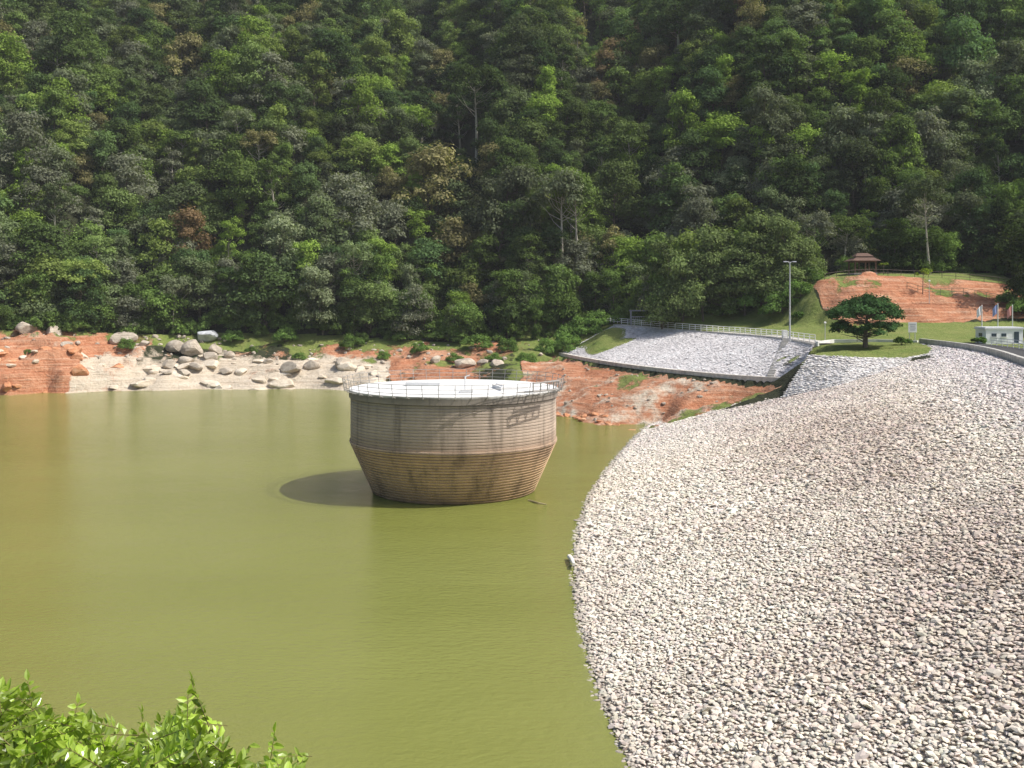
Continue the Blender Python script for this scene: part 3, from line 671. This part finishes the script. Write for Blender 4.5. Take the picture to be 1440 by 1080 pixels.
shrub("round_shrub",66.2,141.5,12,1.2,.9); shrub("round_shrub",74.6,141,12,1.3,1.0)
fr=[simple("flag_white",(.8,.8,.82),.8,.05),simple("flag_blue",(.3,.36,.62),.8,.05),simple("flag_red",(.68,.3,.28),.8,.05)]
for i,(x_,h_) in enumerate(((70.8,5.3),(73.2,5.5),(75.4,5.3))):
    y_=150.; e=empty("flagpole",(x_,y_,12.2)); mb=MB(); mb.tube((x_,y_,12.2),(x_,y_,12.2+h_),.09,.07,8); mb.tube((x_,y_,12.2+h_),(x_,y_,12.3+h_),.1,.02,8); mb.build("pole",white,e)
    V=[];Fc=[]
    for a_ in range(7):
        for b2 in range(6): V.append((x_-.08-.11*a_,y_+.10*math.sin(a_*1.2+b2*.3),12.1+h_-.27*b2-.05*a_*a_*.35))
    for a_ in range(6):
        for b2 in range(5): Fc.append((a_*6+b2,a_*6+b2+1,(a_+1)*6+b2+1,(a_+1)*6+b2))
    mb=MB(); mb.add(V,Fc); mb.build("flag",fr[i],e,True)
PX,PY,PZ=68.6,195.0,23.4; pv=empty("pavilion",(PX,PY,PZ))
brn=simple("dark_timber",(.16,.10,.065),.8); rf=simple("brown_roof_tiles",(.13,.08,.06),.85,.3,2)
mb=MB(); mb.box((PX,PY,PZ+.1),(4.6,4.2,.3)); mb.build("floor_slab",conc,pv)
mb=MB()
for a_ in (-2,0,2):
    for b2 in (-1.8,1.8): mb.box((PX+a_,PY+b2,PZ+1.4),(.24,.24,2.4))
for b2 in (-1.8,1.8): mb.box((PX-1,PY+b2,PZ+.9),(1.76,.08,.12)); mb.box((PX+1,PY+b2,PZ+.9),(1.76,.08,.12)); mb.box((PX,PY+b2,PZ+2.5),(4.1,.2,.2))
mb.build("posts_and_rails",brn,pv)
mb=MB()
def hip(z,w0,d0,w1,d1,h):
    V=[(PX-w0/2,PY-d0/2,z),(PX+w0/2,PY-d0/2,z),(PX+w0/2,PY+d0/2,z),(PX-w0/2,PY+d0/2,z),(PX-w1/2,PY-d1/2,z+h),(PX+w1/2,PY-d1/2,z+h),(PX+w1/2,PY+d1/2,z+h),(PX-w1/2,PY+d1/2,z+h)]
    mb.add(V,[(3,2,1,0),(4,5,6,7),(0,1,5,4),(1,2,6,5),(2,3,7,6),(3,0,4,7)])
hip(PZ+2.62,5.6,5.2,3.2,2.6,.75); hip(PZ+3.5,3.6,3.0,2.0,.15,.7)
mb.box((PX,PY,PZ+3.44),(2.6,2.0,.2)); mb.build("tiered_roof",rf,pv)

# ------------------------------------------------------------ boulders
def boulder(V_,F_,c,r,seed,flat=.72,sub=3,npl=9,tilt=0):
    bm=bmesh.new(); bmesh.ops.create_icosphere(bm,subdivisions=sub,radius=1); rg=np.random.default_rng(seed)
    sc=rg.uniform(.7,1.3,3)*np.array([1,1,flat]); planes=[(rg.standard_normal(3),rg.uniform(.5,.85)) for _ in range(npl)]
    a=rg.uniform(0,6.28); b1,b2=rg.normal(0,tilt+1e-6,2); M=np.array(Matrix.Rotation(a,3,'Z')@Matrix.Rotation(b1,3,'X')@Matrix.Rotation(b2,3,'Y'))
    b0=len(V_)
    P=np.array([v.co[:] for v in bm.verts])
    for n_,d_ in planes:
        n_=n_/np.linalg.norm(n_); k=np.maximum(P@n_-d_,0); P=P-k[:,None]*n_*.95
    P=(P*sc*r)@M.T+np.array(c); V_.extend(map(tuple,P))
    for f_ in bm.faces: F_.append(tuple(v.index+b0 for v in f_.verts))
    bm.free()
def rockmat(name,c1,c2,c3):
    m,t,b=newmat(name); nf=noise(t,.9,7,.7,pos(t)); n2_=noise(t,1,5,.6,pos(t,(.3,.3,3)))
    t.links.new(ramp(t,math_(t,'ADD',math_(t,'MULTIPLY',nf,.6),math_(t,'MULTIPLY',n2_,.4)),[(.3,c1),(.5,c2),(.68,c3)]),b.inputs['Base Color']); b.inputs['Roughness'].default_value=.9; bump(t,b,nf,.8,.3); return m
bmt=rockmat("boulder_rock",(.18,.15,.12),(.40,.345,.28),(.58,.52,.43))
slabm=rockmat("pale_boulder_rock",(.34,.26,.19),(.60,.52,.41),(.74,.68,.58))
redm=rockmat("red_laterite_rock",(.24,.09,.045),(.48,.22,.11),(.64,.42,.28))
def rockobj(name,V_,F_,m):
    me=bpy.data.meshes.new(name); me.from_pydata(V_,[],F_); me.materials.append(m); me.update(); link(bpy.data.objects.new(name,me))
V_=[];F_=[]
BL=[(-70,214,2.2),(-67.5,212,1.8),(-73,212,1.7),(-65.5,216,2.0),(-70,219,2.6),(-74,221,2.4),(-66,221,2.0),(-86,221,2.6),(-81,219,1.6),(-104,214,2.6),(-99,215,1.9),(-62,218,1.5),(-47,212,2.6),(-43,214,1.5),(-36,213,2.1),(-10,207,2.3),(-6,206,1.5),(-16,210,1.4),(-53,216,1.2),(-93,208,1.4),(-69,209,1.6),(-3,203,1.4),(-61,212,1.6),(-72,208,1.2)]
for i,(x,y,r) in enumerate(BL): boulder(V_,F_,(x,y,zf_(x,y)+r*.25),r,i)
for i in range(150):
    x=rng.uniform(-108,8); y=float(treeline(x))-rng.uniform(1,18)
    if y<waterline(x): continue
    boulder(V_,F_,(x,y,zf_(x,y)+.04),rng.uniform(.2,.75),200+i,sub=2)
for i in range(110):
    x=rng.uniform(8,36); y=rng.uniform(138,190); z=zf_(x,y)
    if z<.1 or z>6.2: continue
    boulder(V_,F_,(x,y,z+.03),rng.uniform(.15,.45),400+i,sub=2)
rockobj("shore_boulders",V_,F_,bmt)
V_=[];F_=[]
for i in range(48):
    x=rng.uniform(-85,-26); y=float(waterline(x))+rng.uniform(0,1)**1.2*13+.5; r=rng.uniform(.7,1.0)*rng.uniform(.8,3.2)
    boulder(V_,F_,(x,y,zf_(x,y)-r*.15),r,700+i,flat=.42,npl=12,tilt=.12)
for i in range(12):
    x=rng.uniform(-112,-84); y=float(waterline(x))+rng.uniform(4,12); r=rng.uniform(.7,1.6); boulder(V_,F_,(x,y,zf_(x,y)-.1),r,820+i,flat=.5,npl=12,tilt=.1)
rockobj("pale_shore_boulders",V_,F_,slabm)
V_=[];F_=[]
for i in range(30):
    x=rng.uniform(-118,-82); y=float(waterline(x))+rng.uniform(.5,10); r=rng.uniform(1.0,2.6)
    boulder(V_,F_,(x,y,zf_(x,y)-.5),r,900+i,flat=.7,npl=14,tilt=.12)
for i in range(50):
    x=rng.uniform(3,18); y=float(waterline(x))+rng.uniform(-.3,5); r=rng.uniform(.3,1.0)
    boulder(V_,F_,(x,y,zf_(x,y)),r,1000+i,flat=.45,npl=12,tilt=.1)
rockobj("red_earth_blocks",V_,F_,redm)
V_=[];F_=[]; boulder(V_,F_,(-70,227,10.5),2.6,77); rockobj("pale_rock",V_,F_,simple("pale_grey_rock",(.46,.48,.50),.8,.3,1))

# ------------------------------------------------------------ foreground bush
BM=leafmat("bush_leaves",(.29,.40,.05),False,.42,.55,.06)
ox=np.array([-6,-3.9,-3.34,-3.1,-2.88,-2.64,-2.4,-2.09,-1.95,-1.7,-1.44,-1.25,-1.0]); oz=np.array([15.70,15.50,15.44,15.38,15.30,15.06,15.14,15.34,15.08,14.98,15.02,14.7,14.2])
LV=[];LF_=[];AF=[]; st=MB()
def leaflet(p,d,n,L_,W_,v):
    d=d/np.linalg.norm(d); s=np.cross(d,n); s/=np.linalg.norm(s)+1e-9; n=np.cross(s,d); b0=len(LV)
    LV.extend([p,p+d*L_*.35+s*W_+n*W_*.35,p+d*L_*.7+s*W_*.75-n*L_*.02,p+d*L_-n*L_*.14,p+d*L_*.7-s*W_*.75-n*L_*.02,p+d*L_*.35-s*W_+n*W_*.35,p+d*L_*.55-n*L_*.03])
    LF_.extend([(b0,b0+1,b0+6,b0+5),(b0+1,b0+2,b0+3,b0+6),(b0+6,b0+3,b0+4,b0+5)]); AF.extend([min(1,max(0,v+rng.normal(0,.15)))]*3)
def sprig(tip,d,L_,nj,scale=1.0):
    base_=tip-d*L_; st.tube(base_,tip,.004,.002,4)
    s=np.cross(d,rng.standard_normal(3)); s/=np.linalg.norm(s); up=np.cross(s,d); v=rng.uniform(.05,.95)
    if up[2]<0: up=-up
    for j in range(nj):
        p=base_+d*L_*(j+1)/(nj+.5)
        for sg in (-1,1):
            dd=s*sg+d*.6+np.array([0,0,-.2])+rng.normal(0,.3,3); leaflet(p,dd,up+rng.normal(0,.35,3)+np.array([0,0,.4]),rng.uniform(.045,.105)*scale,rng.uniform(.013,.026)*scale,v)
    leaflet(tip,d+rng.normal(0,.3,3),up,.09*scale,.02*scale,v)
for i in range(1250):
    x=rng.uniform(-5.2,-1.1); y=rng.uniform(5.6,8.2); k=y/6.5
    zt_=18-(18-np.interp(x/k,ox,oz))*k+.07*math.sin(x*9+y*4)+.05*math.sin(x*23+y*11)
    z=zt_-abs(rng.normal(0,.30))-.03
    d=np.array([rng.normal(0,.75),rng.normal(-.15,.6),rng.uniform(.1,1.0)]); d/=np.linalg.norm(d)
    sprig(np.array([x,y,z]),d,rng.uniform(.16,.36),7)
for i in range(26):
    x=rng.uniform(-4.6,-1.3); y=rng.uniform(6,7.4); k=y/6.5; zt_=18-(18-np.interp(x/k,ox,oz))*k
    h=rng.uniform(.02,.2); d=np.array([rng.normal(0,.45),rng.normal(0,.2),1]); d/=np.linalg.norm(d); sprig(np.array([x,y,zt_+h]),d,rng.uniform(.25,.38),6,.9)
bush=empty("leafy_bush",(-3,6.8,13.5))
npmesh("leaves",np.array(LV),np.array(LF_),BM,parent=bush,fattr=AF)
for i in range(26):
    x=rng.uniform(-5,-1.5); y=rng.uniform(6,7.8); k=y/6.5; zt_=18-(18-np.interp(x/k,ox,oz))*k
    st.path([(x*.9-.3,y+.1,zf_(x,y)-.1),(x+rng.uniform(-.1,.1),y,(zt_+13)/2+.2),(x+rng.uniform(-.15,.15),y,zt_-.4)],[.03,.018,.006],5)
st.build("stems",simple("green_stem",(.16,.14,.05),.8),bush)
